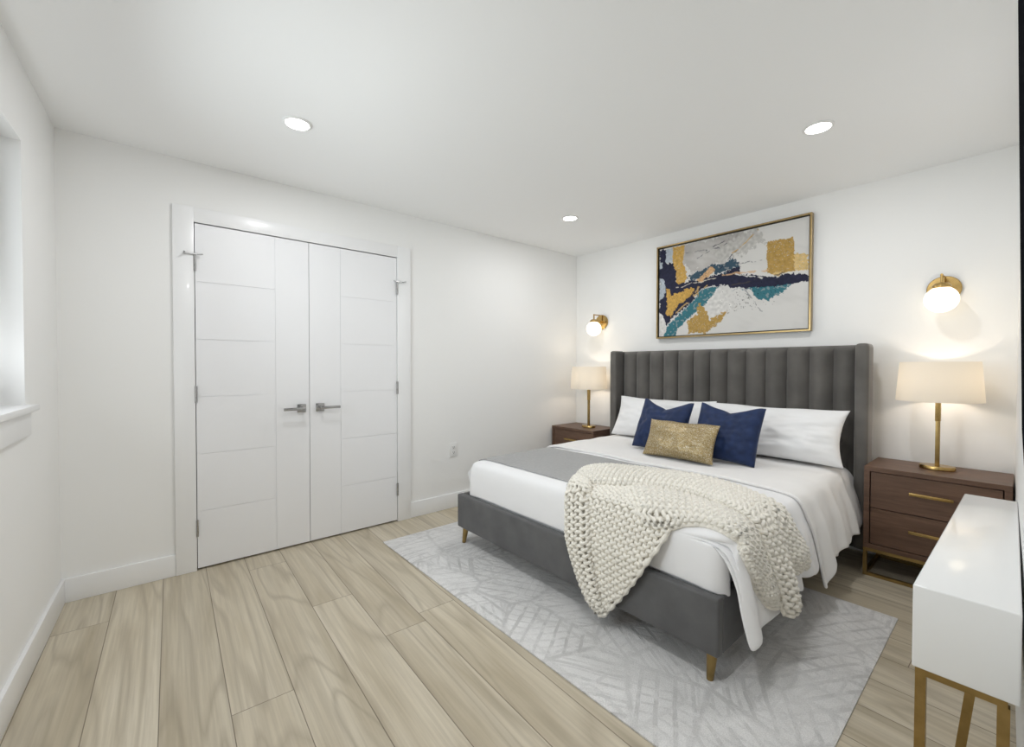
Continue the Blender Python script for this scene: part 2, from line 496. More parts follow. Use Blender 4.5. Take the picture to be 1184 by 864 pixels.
# closet doors
def door(name, x0, x1, gx, side):
    z0, z1 = 0.012, 2.028
    yf, yb = YA-0.012, YA+0.026
    b = bmesh.new()
    gw, gd = 0.0036, 0.004
    box(b, x0, x1, yf+gd, yb, z0, z1)
    def panel(a, c, p, q): 
        vs = box(b, a, c, yf, yf+gd, p, q)
    if side < 0:    # horizontal grooves on the left part
        hx0, hx1, px0, px1 = x0, gx-gw/2, gx+gw/2, x1
    else:
        hx0, hx1, px0, px1 = gx+gw/2, x1, x0, gx-gw/2
    panel(px0, px1, z0, z1)
    n = 6; h = (z1-z0)/n
    for i in range(n):
        panel(hx0, hx1, z0+i*h+(gw/2 if i else 0), z0+(i+1)*h-(gw/2 if i < n-1 else 0))
    d = struct(obj(name, b, M_door, smooth=0))
    # lever handle
    s = side
    rx = 0.787 if s < 0 else 0.905
    hb = bmesh.new()
    box(hb, rx-0.027, rx+0.027, yf-0.009, yf, 0.893, 0.947, 0.002)
    hd = obj('door_handle', hb, M_nickel, d)
    lb = bmesh.new()
    lathe(lb, [(0.010, 0), (0.010, -0.045)], 16, (0, 0, 0))
    for v in lb.verts:
        v.co = Vector((rx + v.co.x, yf-0.009 + v.co.z, 0.920 + v.co.y))
    xa, xb_ = sorted((rx + s*(-0.011), rx + s*0.118))
    box(lb, xa, xb_, yf-0.062, yf-0.048, 0.911, 0.929, 0.002)
    lv = obj('handle_lever', lb, M_nickel, hd)
    hx = x0 if s < 0 else x1
    for k, z in enumerate((1.80, 1.035, 0.25)):
        q = bmesh.new()
        lathe(q, [(0.0065, -0.048), (0.0065, -0.016), (0.0058, -0.0155), (0.0065, -0.015), (0.0065, 0.015), (0.0058, 0.0155), (0.0065, 0.016), (0.0065, 0.048)], 12, (hx + s*0.001, yf-0.008, z))
        box(q, hx-0.003, hx+0.003, yf-0.004, yf+0.002, z-0.045, z+0.045)
        hg = obj('hinge', q, M_nickel, d)
        if k == 0:   # hinge-pin door stop
            t = bmesh.new()
            box(t, hx + min(s*0.055, -s*0.012), hx + max(s*0.055, -s*0.012), yf-0.018, yf-0.012, z+0.044, z+0.050)
            tube(t, [(hx + s*0.048, yf-0.015, z+0.047), (hx + s*0.052, yf-0.05, z+0.047)], 0.004, 8)
            tube(t, [(hx - s*0.012, yf-0.014, z+0.047), (hx - s*0.035, yf-0.03, z+0.047)], 0.003, 8)
            obj('door_stop', t, M_nickel, hg)
    return d
door('door_1', D0, DM-0.0018, 0.634, -1)
door('door_2', DM+0.0018, D1, 1.045, 1)

# ------------------------------------------------------------------ rug
b = bmesh.new()
RX0, RX1, RY0, RY1 = 1.215, 2.715, 0.365, 2.79
nx, ny = 60, 90
g_ = [[None]*(ny+1) for _ in range(nx+1)]
for i in range(nx+1):
    for j in range(ny+1):
        x = RX0+(RX1-RX0)*i/nx; y = RY0+(RY1-RY0)*j/ny
        e = min(i, nx-i, j, ny-j)
        g_[i][j] = b.verts.new((x, y, 0.011 if e else 0.006))
for i in range(nx):
    for j in range(ny):
        b.faces.new((g_[i][j], g_[i+1][j], g_[i+1][j+1], g_[i][j+1]))
r = bmesh.ops.extrude_face_region(b, geom=b.faces[:])
for v in r['geom']:
    if isinstance(v, bmesh.types.BMVert): v.co.z = 0.0005
rug = obj('area_rug', b, M_rug, smooth=60)
tag(rug, 'pale grey area rug with an etched line pattern lying under the bed', 'rug')
ML = 0.011  # top of the rug

# ------------------------------------------------------------------ bed
bed = thing('upholstered_bed', 'charcoal grey upholstered bed with channel tufted wingback headboard and brass legs', 'bed', (2.5, 1.58, 0))
def bo(name, bm, m, parent=bed, **k):
    o = obj(name, bm, m, parent, **k)
    o.matrix_parent_inverse = Matrix.Translation((-2.5, -1.58, 0))
    return o
FX, FYR, FYL, FZ0, FZ1 = 1.600, 0.712, 2.462, 0.118, 0.338
bo('foot_rail', bx(FX, FX+0.045, FYR, FYL, FZ0, FZ1, 0.010, 3), M_bedfab)
for y0, y1 in ((FYR, FYR+0.035), (FYL-0.035, FYL)):
    bo('side_rail', bx(FX+0.046, 3.37, y0, y1, FZ0, FZ1, 0.010, 3), M_bedfab)
# piping seam down each foot corner
for y in (FYR, FYL):
    q = bmesh.new(); tube(q, [(FX+0.046, y+(0.001 if y < 1 else -0.001), FZ0+0.008), (FX+0.046, y+(0.001 if y < 1 else -0.001), FZ1-0.006)], 0.004, 8)
    bo('corner_piping', q, M_bedfab)
bo('slat_base', bx(FX+0.05, 3.37, FYR+0.036, FYL-0.036, 0.20, 0.235), M_walnut, smooth=0)
def leg(x, y, dx, dy, z0):
    q = bmesh.new()
    lathe(q, [(0.012, 0), (0.013, 0.002), (0.021, 0.107)], 20, (x, y, z0))
    for v in q.verts:
        t = 1-(v.co.z-z0)/0.107; v.co.x += dx*t; v.co.y += dy*t
    return q
for x, y, dx, dy, z0 in ((1.645, 0.752, -0.018, 0.0, ML), (1.645, 2.422, -0.018, 0.0, ML), (3.32, 0.752, 0.01, 0.0, 0.0), (3.32, 2.422, 0.01, 0.0, 0.0)):
    q = leg(x, y, dx, dy, z0)
    if z0 == 0:
        for v in q.verts:
            if v.co.z > 0.05: v.co.z = FZ0
    bo('leg', q, M_gold_soft)
# headboard
HT = 1.340
bo('headboard_back', bx(3.405, 3.465, 0.60, 2.452, 0.06, HT, 0.015, 3), M_velvet)
P0, P1, NC = 0.657, 2.393, 13
q = bmesh.new()
nu = NC*12; zs = [0.20, 0.5, 0.8, 1.1, 1.27, 1.30, 1.316, 1.328, 1.335]
cols = []
for i in range(nu+1):
    y = P0+(P1-P0)*i/nu; t = (i % 12)/12
    d = 0.050*abs(math.sin(PI*t))**0.8 if i % 12 else 0.0
    col = []
    for z in zs:
        k = 1.0 if z < 1.29 else math.sqrt(max(0, 1-((z-1.29)/0.046)**2))
        col.append(q.verts.new((3.404 - (0.004+d)*k - 0.004*k, y, z)))
    cols.append(col)
for a, c in zip(cols, cols[1:]):
    for k in range(len(zs)-1):
        q.faces.new((a[k], c[k], c[k+1], a[k+1]))
bo('headboard_panel', q, M_velvet, smooth=50)
for y0, y1 in ((0.588, 0.655), (2.395, 2.462)):
    bo('headboard_wing', bx(3.262, 3.465 if False else 3.404, y0, y1, 0.10, HT+0.004, 0.024, 5), M_velvet)

# ------------------------------------------------------------------ mattress and bedding
X0, Y0, Y1, Z0 = 1.640, 0.680, 2.440, 0.572
mt = bx(1.672, 3.38, 0.752, 2.422, 0.236, 0.552, 0.05, 5)
tag(obj('mattress', mt, M_linen), 'thick white mattress sunk into the grey upholstered bed frame', 'mattress')

KX, KY = 0.026, 0.028
def soft(e, k):
    s = np.sqrt(e*e+4*k*k)
    return (e+s)/2, (-e+s)/2, (1+e/s)/2, (e/s-1)/2
def drape_surface(xf, yf, h=0.0, over=0.0):
    """flat cloth coordinates -> bed surface (foot face, top, both sides)"""
    xf = np.asarray(xf, float); yf = np.asarray(yf, float); h = np.asarray(h, float)
    px, dx, pxs, dxs = soft(xf-X0, KX)
    pr, dr, prs, drs = soft(yf-Y0, KY)
    pl, dl, pls, dls = soft(Y1-yf, KY)
    flare = dr*0.19*np.clip(dr/0.15, 0, 1) + np.clip(dr/0.22, 0, 1)*(0.011*np.sin(xf*27+0.6)+0.008*np.sin(xf*49+1.0))
    z = Z0 - dx - dr - dl
    # rounded vertical corners of the tucked foot end
    cr = 0.085
    wfoot = np.clip((0.10-(xf-X0))/0.10, 0, 1)
    for e in (yf-Y0, Y1-yf):
        s_ = np.clip(1-e/cr, 0, 1)
        px = px + wfoot*np.where(e > -0.03, cr*(1-np.sqrt(np.clip(1-s_**2, 0, 1))), 0)*np.clip((dx+0.01)/0.05, 0, 1)
    x = X0 + px - over*0.052*np.clip((dx-0.03)/0.16, 0, 1)
    y = np.where(yf < (Y0+Y1)/2, Y0 + pr - dr*0 - flare, Y1 - pl)
    n = np.stack([dxs*1.0, np.where(yf < (Y0+Y1)/2, drs, -dls), np.clip(pxs*prs*pls, 0.02, 1)], -1)
    n[..., 2] = np.where(pxs < 0.5, pxs, np.minimum(prs, pls)) 
    n /= np.linalg.norm(n, axis=-1, keepdims=True)
    P = np.stack([x, y, z], -1)
    return P + n*h[..., None]

def wrinkle(P, amp, f=5.0, seed=0.0):
    out = P.copy().reshape(-1, 3)
    for i in range(len(out)):
        v = out[i]
        a = noise.noise(Vector((v[0]*f+seed, v[1]*f, v[2]*f))) + 0.5*noise.noise(Vector((v[0]*f*2.3, v[1]*f*2.3+seed, v[2]*f*2.3)))
        out[i, 2] += amp*a; out[i, 1] += amp*a*0.5
    return out.reshape(P.shape)

def cloth(name, xf, yf, mask, m, thick, h=0.0, amp=0.0, seed=0.0, parent=None):
    P = drape_surface(xf, yf, np.zeros_like(xf)+h)
    if amp: P = wrinkle(P, amp, seed=seed)
    nx, ny = xf.shape
    idx = -np.ones((nx, ny), int); vs = []; fs = []
    for i in range(nx-1):
        for j in range(ny-1):
            if mask[i, j] and mask[i+1, j] and mask[i, j+1] and mask[i+1, j+1]:
                f = []
                for a, c in ((i, j), (i+1, j), (i+1, j+1), (i, j+1)):
                    if idx[a, c] < 0: idx[a, c] = len(vs); vs.append(P[a, c])
                    f.append(idx[a, c])
                fs.append(f)
    o = obj_data(name, vs, fs, m, parent)
    md = o.modifiers.new('thickness', 'SOLIDIFY'); md.thickness = thick; md.offset = 0
    md2 = o.modifiers.new('smooth', 'SUBSURF'); md2.levels = 1; md2.render_levels = 1
    return o

# duvet: tucked over the foot, hanging free on the near side
def grid(us, vs): return np.meshgrid(us, vs, indexing='ij')
NXg = 150
yf_side = np.linspace(0, 1, 26)
def duvet():
    # top + foot face
    xs = np.concatenate([np.linspace(X0-0.222, X0+0.10, 26), np.linspace(X0+0.11, 3.37, 90)])
    us = np.linspace(0, 1, 110)
    XF, T = grid(xs, us)
    lo = np.zeros_like(XF); hi = np.zeros_like(XF)
    for i, x in enumerate(xs):
        # near side hem length, rounded where it starts at the foot corner
        s = x-(X0-0.02)
        if s < 0:
            l = Y0+0.006; h2 = Y1-0.006
        else:
            k = min(1.0, s/0.045)
            k = min(1.0, s/0.055)
            drop = 0.335*math.sqrt(1-(1-k)**2)+0.028*math.sin(PI*min(1, s/0.26))
            drop += 0.010*math.sin(x*24)+0.006*math.sin(x*61)
            if s < 0.045: drop = max(-0.02, drop)
            l = Y0-drop; h2 = Y1+0.16*k
        lo[i] = l; hi[i] = h2
    YF = lo+(hi-lo)*T
    XF = XF - 0.055*np.clip((Y0-YF)/0.34, 0, 1)*np.exp(-np.clip(XF-X0, 0, 9)/0.16)
    return XF, YF
XF, YF = duvet()
dv = cloth('duvet', XF, YF, np.ones_like(XF, bool), M_linen, 0.012, 0.0, 0.0035, 1.0)
tag(dv, 'smooth white duvet tucked over the mattress foot and hanging down the near side', 'duvet')

# turned down top layer from the middle of the bed to the pillows
def topsheet():
    xs = np.linspace(0, 1, 90); us = np.linspace(0, 1, 110)
    A, T = grid(xs, us)
    YF = np.zeros_like(A); XF = np.zeros_like(A)
    for j, t in enumerate(us):
        pass
    for i, a in enumerate(xs):
        x = 2.42+(3.33-2.42)*a
        drop = 0.43-0.11*min(1, a*5)+0.05*math.sin(PI*min(1, a*1.3))*0.4+0.012*math.sin(a*26)
        if a > 0.86: drop *= 1-0.62*((a-0.86)/0.14)**2
        lo = Y0-drop; hi = Y1+0.14
        for j, t in enumerate(us):
            y = lo+(hi-lo)*t
            YF[i, j] = y
            XF[i, j] = x + 0.04*(1-a)*max(0, min(1, (Y0-y)/0.4)) + 0.012*math.sin(y*7)*(1-a)
    return XF, YF
XF, YF = topsheet()
ts = cloth('top_sheet', XF, YF, np.ones_like(XF, bool), M_linen2, 0.016, 0.016, 0.005, 7.0)
tag(ts, 'white folded back bed sheet below the pillows with rumpled hanging corner', 'bed sheet')

# grey runner blanket across the foot end
xs = np.linspace(1.735, 2.372, 40); us = np.linspace(0.93, Y1+0.17, 90)
XF, YF = grid(xs, us)
rn = cloth('blanket_runner', XF, YF, np.ones_like(XF, bool), M_runner, 0.007, 0.0105, 0.0035, 1.0)
tag(rn, 'thin grey wool blanket laid flat across the foot end of the bed', 'blanket')

# ------------------------------------------------------------------ chunky knit throw
def resample(pl, n):
    P = np.array(pl, float)
    for _ in range(2):   # Chaikin smoothing, ends kept
        Q = [P[0]]
        for a, c in zip(P, P[1:]):
            Q += [a*0.75+c*0.25, a*0.25+c*0.75]
        Q.append(P[-1]); P = np.array(Q)
    d = np.r_[0, np.cumsum(np.linalg.norm(np.diff(P, axis=0), axis=1))]
    t = np.linspace(0, d[-1], n)
    return np.stack([np.interp(t, d, P[:, 0]), np.interp(t, d, P[:, 1])], -1)
kv, kf = [], []
def add_tube_np(P, r, n=6):
    T = np.gradient(P, axis=0); T /= np.linalg.norm(T, axis=1, keepdims=True)+1e-9
    up = np.array([0.3, 0.2, 0.93]); A = np.cross(T, up); A /= np.linalg.norm(A, axis=1, keepdims=True)+1e-9
    B = np.cross(T, A); base = len(kv); m = len(P)
    for i in range(m):
        for k in range(n):
            a = 2*PI*k/n; kv.append(P[i]+(r if np.isscalar(r) else r[i])*(math.cos(a)*A[i]+math.sin(a)*B[i]))
    for i in range(m-1):
        for k in range(n):
            kf.append((base+i*n+k, base+i*n+(k+1) % n, base+(i+1)*n+(k+1) % n, base+(i+1)*n+k))
    kf.append(tuple(base+k for k in range(n))[::-1]); kf.append(tuple(base+(m-1)*n+k for k in range(n)))
def inside(p, poly):
    c = False; n = len(poly)
    for i in range(n):
        a, d = poly[i], poly[(i+1) % n]
        if (a[1] > p[1]) != (d[1] > p[1]) and p[0] < (d[0]-a[0])*(p[1]-a[1])/(d[1]-a[1])+a[0]: c = not c
    return c
SW = 0.042   # stitch width
def patch(A, B, base_h, puff, clip=None, w=None, yr=0.0093):
    """knitted strip between edge lines A and B (flat bed coordinates); columns run along the edges"""
    N = 160
    a = resample(A, N); b_ = resample(B, N)
    L = (np.linalg.norm(np.diff(a, axis=0), axis=1).sum()+np.linalg.norm(np.diff(b_, axis=0), axis=1).sum())/2
    W = np.linalg.norm(a-b_, axis=1)
    ncol = max(2, round(np.percentile(W, 70)/SW)); nrow = max(2, round(L/(SW*0.74)))
    def S(u, v):    # u along, v across, both arrays in 0..1
        x = np.clip(u, 0, 1)*(N-1); i = np.minimum(x.astype(int), N-2); f = (x-i)[:, None]
        pa = a[i]*(1-f)+a[i+1]*f; pb = b_[i]*(1-f)+b_[i+1]*f
        p = pa*(1-v[:, None])+pb*v[:, None]
        hh = base_h + puff*np.sqrt(np.clip(1-(2*np.clip(v, 0, 1)-1)**2, 0, 1))*np.clip(np.minimum(u, 1-u)*8+0.3, 0, 1)
        return p, hh
    per = 12
    for r in range(nrow):
        t = np.linspace(0, 2*PI*ncol, ncol*per+1)
        v = (t/(2*PI) + 0.17*np.sin(2*t))/ncol
        u = (r+0.5 - 0.90*np.cos(t))/nrow
        p, hh = S(u, np.clip(v, 0, 1))
        hz = hh + 0.0095*np.cos(2*t)*1.0
        P = drape_surface(p[:, 0], p[:, 1], hz, 1.0)
        if clip is not None:
            ok = np.array([inside(q_, clip) for q_ in p])
            i = 0
            while i < len(ok):
                if ok[i]:
                    j = i
                    while j < len(ok) and ok[j]: j += 1
                    if j-i > 4: add_tube_np(P[i:j], yr)
                    i = j
                else: i += 1
        else:
            add_tube_np(P, yr)
    # edge cords
    for v0 in (0.0, 1.0):
        if clip is None:
            t = np.linspace(0, 1, 90); p, hh = S(t, np.full_like(t, v0))
            P = drape_surface(p[:, 0], p[:, 1], hh-0.003, 1.0)
            P[:, 2] += 0.003*np.sin(t*nrow*2*PI)
            add_tube_np(P, yr*(0.95+0.30*np.sin(t*nrow*2*PI)))
    if clip is not None:
        cl_ = np.array(clip[4:9], float); cl_ = resample(cl_, 90)
        P = drape_surface(cl_[:, 0], cl_[:, 1], np.full(90, base_h+0.004)+0.003*np.sin(np.linspace(0, 1, 90)*26*PI), 1.0)
        add_tube_np(P, yr*(1.0+0.35*np.sin(np.linspace(0, 1, 90)*22*PI)))
    # backing sheet added so the gaps between stitches shade darker
    nu, nv = 50, 14
    base = len(kv)
    U, V = np.meshgrid(np.linspace(0, 1, nu), np.linspace(0, 1, nv), indexing='ij')
    p, hh = S(U.ravel(), V.ravel())
    P = drape_surface(p[:, 0], p[:, 1], hh-0.013, 1.0)
    ok = np.array([inside(q_, clip) for q_ in p]) if clip is not None else np.ones(len(p), bool)
    kv.extend(P)
    for i in range(nu-1):
        for j in range(nv-1):
            q4 = (i*nv+j, (i+1)*nv+j, (i+1)*nv+j+1, i*nv+j+1)
            if all(ok[k] for k in q4): kf.append(tuple(base+k for k in q4))

OA = [(1.81, 1.60), (1.95, 1.665), (2.10, 1.655), (2.195, 1.435), (2.294, 1.171), (2.262, 0.928), (2.16, 0.77), (2.17, 0.60), (2.30, 0.43)]
OB = [(1.741, 1.469), (1.801, 1.354), (1.906, 1.245), (1.985, 1.058), (1.93, 0.85), (1.86, 0.70), (1.90, 0.54), (2.03, 0.452)]
RA = [(2.06, 0.90), (1.99, 0.72), (1.98, 0.571), (2.03, 0.443), (2.055, 0.33)]
RB = [(1.93, 0.88), (1.84, 0.72), (1.82, 0.58), (1.85, 0.46), (1.88, 0.35)]
IA = [(1.87, 1.30), (1.93, 1.20), (1.96, 1.06), (1.90, 0.846), (1.83, 0.70), (1.83, 0.554), (1.86, 0.38)]
IB = [(1.60, 1.06), (1.60, 0.945), (1.65, 0.873), (1.70, 0.796), (1.68, 0.67), (1.71, 0.552), (1.80, 0.40)]
TT = [(1.80, 1.52), (1.60, 1.36), (1.48, 1.32), (1.286, 1.274), (1.138, 1.215), (1.307, 1.085), (1.457, 0.994), (1.597, 0.925), (1.74, 0.90), (1.99, 1.03), (1.906, 1.245), (1.84, 1.38)]
LA = [(1.80, 1.60), (1.70, 1.54), (1.571, 1.475), (1.445, 1.437), (1.33, 1.391), (1.199, 1.31), (1.136, 1.233)]
LB = [(1.79, 1.48), (1.70, 1.39), (1.584, 1.325), (1.485, 1.291), (1.369, 1.265), (1.24, 1.226), (1.16, 1.190)]
# foot triangle: straight columns hanging down the foot face
patch([(2.00, 1.56), (1.12, 1.46)], [(2.00, 0.86), (1.12, 0.95)], 0.012, 0.004, clip=TT)
patch(LA, LB, 0.016, 0.034)
patch(IA, IB, 0.014, 0.030)
patch(OA, OB, 0.018, 0.042)
patch(RA, RB, 0.036, 0.022)
th = obj_data('knitted_throw', kv, kf, M_yarn)
tag(th, 'chunky cream hand-knitted throw draped over the bed foot and near side', 'throw')

# ------------------------------------------------------------------ pillows
def pillow(name, w_, h_, t_, m, base, lean, rz=0, roll=0, notch=0.0, conc=0.10, seed=0, flange=0.0, label='', cat='pillow', group=None, sub=46, pw=0.55, bend=0.0):
    n = sub; verts = []; faces = []
    ids = {}
    for side in (1, -1):
        for i in range(n+1):
            for j in range(n+1):
                u = -1+2*i/n; v = -1+2*j/n
                edge = (i in (0, n)) or (j in (0, n))
                if edge and side == -1: ids[(side, i, j)] = ids[(1, i, j)]; continue
                cu = 1-conc*(1-v*v)*abs(u)**1.2; cv = 1-conc*(1-u*u)*abs(v)**1.2
                x = u*w_/2*cu; y = v*h_/2*cv
                th_ = t_/2*max(0, (1-abs(u)**2.4))**pw*max(0, (1-abs(v)**2.4))**pw
                if notch and v > 0:
                    k = max(0, 1-abs(u)/0.85); y -= notch*h_*(k**1.1)*v**1.6
                    th_ *= 1-0.35*k*v
                th_ *= 1-0.18*v      # filling sinks
                nz = noise.noise(Vector((u*2.6+seed, v*2.6, side*1.3)))*0.20 + noise.noise(Vector((u*6+seed, v*6, side)))*0.09
                # radiating corner creases
                cr = 0.05*math.sin(9*math.atan2(1.15-abs(v), 1.15-abs(u)))*(abs(u)*abs(v))**1.5
                th2 = th_*(1+nz+cr)
                z = side*th2 + bend*(u*u)
                y2 = y + (0.006*math.sin(u*7+seed) if j == n else 0)
                ids[(side, i, j)] = len(verts); verts.append((x, y2, z))
        for i in range(n):
            for j in range(n):
                f = [ids[(side, a, c)] for a, c in ((i, j), (i+1, j), (i+1, j+1), (i, j+1))]
                faces.append(f if side == 1 else f[::-1])
    o = obj_data(name, verts, faces, m)
    o.modifiers.new('smooth', 'SUBSURF').render_levels = 1
    # local x -> -y (right in view), local y -> up, local z -> -x (towards the foot)
    B = Matrix(((0, 0, -1), (-1, 0, 0), (0, 1, 0))).to_4x4()
    Rl = Matrix.Rotation(lean, 4, 'Y')
    Rr = Matrix.Rotation(roll, 4, 'X')
    Rz = Matrix.Rotation(rz, 4, 'Z')
    o.matrix_world = Matrix.Translation(base) @ Rz @ Rl @ Rr @ Matrix.Translation((0, 0, h_/2)) @ B
    tag(o, label, cat, group)
    return o
BZ = 0.598
pillow('bed_pillow', 0.88, 0.368, 0.22, M_pillow, (3.16, 1.925, BZ), 0.42, 0.0, 0.0, conc=0.085, seed=1, label='white king pillow against the headboard nearer the closet wall', group='white bed pillows', bend=0.01)
pillow('bed_pillow', 0.88, 0.368, 0.22, M_pillow, (3.12, 1.10, BZ), 0.40, 0.0, 0.0, conc=0.085, seed=5, label='white king pillow against the headboard beside the two drawer nightstand', group='white bed pillows', bend=0.01)
pillow('throw_pillow', 0.41, 0.385, 0.15, M_navy, (2.77, 1.69, BZ), 0.40, -0.05, 0.03, notch=0.17, conc=0.05, seed=2, label='navy blue square cushion standing behind the gold cushion, farther from the television', cat='cushion', group='navy cushions')
pillow('throw_pillow', 0.42, 0.38, 0.16, M_navy, (2.78, 1.235, BZ), 0.38, -0.02, 0.03, notch=0.13, conc=0.05, seed=9, label='navy blue square cushion leaning on the near white pillow, beside the gold cushion', cat='cushion', group='navy cushions')
pillow('lumbar_pillow', 0.485, 0.265, 0.13, M_sequin, (2.61, 1.445, BZ), 0.45, 0.03, 0.0, conc=0.07, seed=4, label='gold sequinned rectangular cushion lying in front of the navy cushions', cat='cushion')

# ------------------------------------------------------------------ nightstands
def nightstand():
    t = thing('nightstand', 'walnut nightstand with two brass-handled drawers between the bed and the white console', 'nightstand', (3.35, 0.302, 0), 0, 'walnut nightstands')
    W, D, Z1_, Z0_ = 0.562, 0.375, 0.630, 0.160
    xf, xb = -D/2, D/2
    b = bmesh.new(); tk = 0.026
    box(b, xf, xb, -W/2, W/2, Z1_-tk, Z1_, 0.0015)
    box(b, xf, xb, -W/2, W/2, Z0_, Z0_+tk, 0.0015)
    box(b, xf, xb, -W/2, -W/2+tk, Z0_+tk, Z1_-tk, 0.001)
    box(b, xf, xb, W/2-tk, W/2, Z0_+tk, Z1_-tk, 0.001)
    box(b, xb-0.012, xb, -W/2+tk, W/2-tk, Z0_+tk, Z1_-tk)
    obj('cabinet_body', b, M_walnut, t, smooth=0)
    zm = (Z0_+Z1_)/2
    for z0, z1 in ((Z0_+tk+0.004, zm-0.0025), (zm+0.0025, Z1_-tk-0.004)):
        b = bmesh.new(); box(b, xf+0.006, xf+0.026, -W/2+tk+0.004, W/2-tk-0.004, z0, z1, 0.001)
        box(b, xf+0.026, xb-0.03, -W/2+tk+0.012, W/2-tk-0.012, z0+0.01, z1-0.03)
        d = obj('drawer', b, M_walnut, t, smooth=0)
        zc = z0+(z1-z0)*0.57
        b = bmesh.new()
        box(b, xf-0.024, xf-0.016, -0.085, 0.085, zc-0.008, zc+0.008, 0.0015)
        for y in (-0.06, 0.06): box(b, xf-0.016, xf+0.006, y-0.005, y+0.005, zc-0.005, zc+0.005)
        obj('drawer_handle', b, M_gold, d)
    b = bmesh.new(); s = 0.018
    for y in (-W/2, W/2-s):
        box(b, xf, xf+s, y, y+s, 0, Z0_); box(b, xb-s, xb, y, y+s, 0, Z0_)
        box(b, xf+s, xb-s, y, y+s, 0, s); box(b, xf+s, xb-s, y, y+s, Z0_-s, Z0_)
    for x in (xf, xb-s):
        box(b, x, x+s, -W/2+s, W/2-s, 0, s); box(b, x, x+s, -W/2+s, W/2-s, Z0_-s, Z0_)
    obj('metal_base', b, M_gold_soft, t, smooth=0)
    return t
ns = nightstand()
dup(ns, (3.3475, 2.832, 0), 0, 'walnut nightstand in the far corner, mostly hidden behind the bed', (1, 0.95, 0.951))

# ------------------------------------------------------------------ table lamps
def table_lamp():
    t = thing('table_lamp', 'brass table lamp with white drum shade on the nightstand beside the television wall', 'lamp', (3.37, 0.300, 0.630), 0, 'matching table lamps')
    b = bmesh.new()
    lathe(b, [(0.0, 0.0005), (0.072, 0.0005), (0.075, 0.003), (0.075, 0.018), (0.072, 0.022), (0.0, 0.022)][1:-1], 48, (0, 0, 0), sx=0.72, sy=1.0)
    obj('lamp_base', b, M_gold, t)
    b = bmesh.new(); box(b, -0.0095, 0.0095, -0.0095, 0.0095, 0.022, 0.27, 0.0015)
    obj('lamp_stem', b, M_gold_soft, t)
    b = bmesh.new(); box(b, -0.0115, 0.0115, -0.0115, 0.0115, 0.27, 0.46, 0.0015)
    obj('stem_sleeve', b, M_gold, t)
    b = bmesh.new()
    zb, zt, rb, rt = 0.382, 0.600, 0.180, 0.164
    lathe(b, [(rb, zb), (rt, zt), (rt-0.003, zt), (rb-0.003, zb), (rb, zb)], 64, close=False)
    sh = obj('lamp_shade', b, M_shade, t)
    b = bmesh.new()
    tube(b, [(0, 0, 0.46), (0, 0, 0.543)], 0.008, 8)
    for k in range(3):
        a = 2*PI*k/3; tube(b, [(0, 0, 0.540), ((rt-0.004)*math.cos(a), (rt-0.004)*math.sin(a), 0.583)], 0.002, 6)
    obj('shade_spider', b, M_gold_soft, t)
    return t
tl = table_lamp()
dup(tl, (3.335, 2.765, 0.630*0.951), 0, 'brass table lamp with white drum shade on the far corner nightstand')
for x, y, dz in ((3.37, 0.300, 0), (3.335, 2.765, -0.031)):
    point('table_lamp_bulb', (x+0.03, y, 1.115+dz), LAMP_W, (1.0, 0.84, 0.66), 0.03)

# ------------------------------------------------------------------ wall sconces
def sconce():
    t = thing('wall_sconce', 'brass wall sconce with a glowing opal globe above the nightstand by the television wall', 'wall light', (XB, 0.300, 1.655), 0, 'globe wall sconces')
    b = bmesh.new(); lathe(b, [(0.074, -0.0005), (0.074, -0.017), (0.070, -0.021)], 48, axis='X')
    obj('wall_plate', b, M_gold, t)
    b = bmesh.new()
    lathe(b, [(0.013, -0.021), (0.013, -0.05)], 20, axis='X')
    tube(b, [(-0.044, 0, -0.004), (-0.044, 0, 0.072)], 0.0065, 10)
    tube(b, [(-0.038, 0, 0.068), (-0.139, 0, 0.068)], 0.0055, 10)
    tube(b, [(-0.133, 0, 0.070), (-0.133, 0, 0.0)], 0.0065, 10)
    obj('sconce_arm', b, M_gold, t)
    b = bmesh.new(); lathe(b, [(0.012, 0.022), (0.030, 0.018), (0.040, 0.006), (0.041, -0.008)], 32, (-0.133, 0, 0))
    obj('globe_cap', b, M_gold, t)
    b = bmesh.new()
    prof = [(max(0.001, 0.0735*math.sin(a)), -0.0735*math.cos(a)) for a in np.linspace(0.02, PI-0.5, 22)]
    lathe(b, prof, 48, (-0.133, 0, -0.072))
    obj('globe', b, M_globe, t)
    return t
sc = sconce()
dup(sc, (XB, 2.775, 1.652), 0, 'brass wall sconce with a glowing opal globe near the far corner')

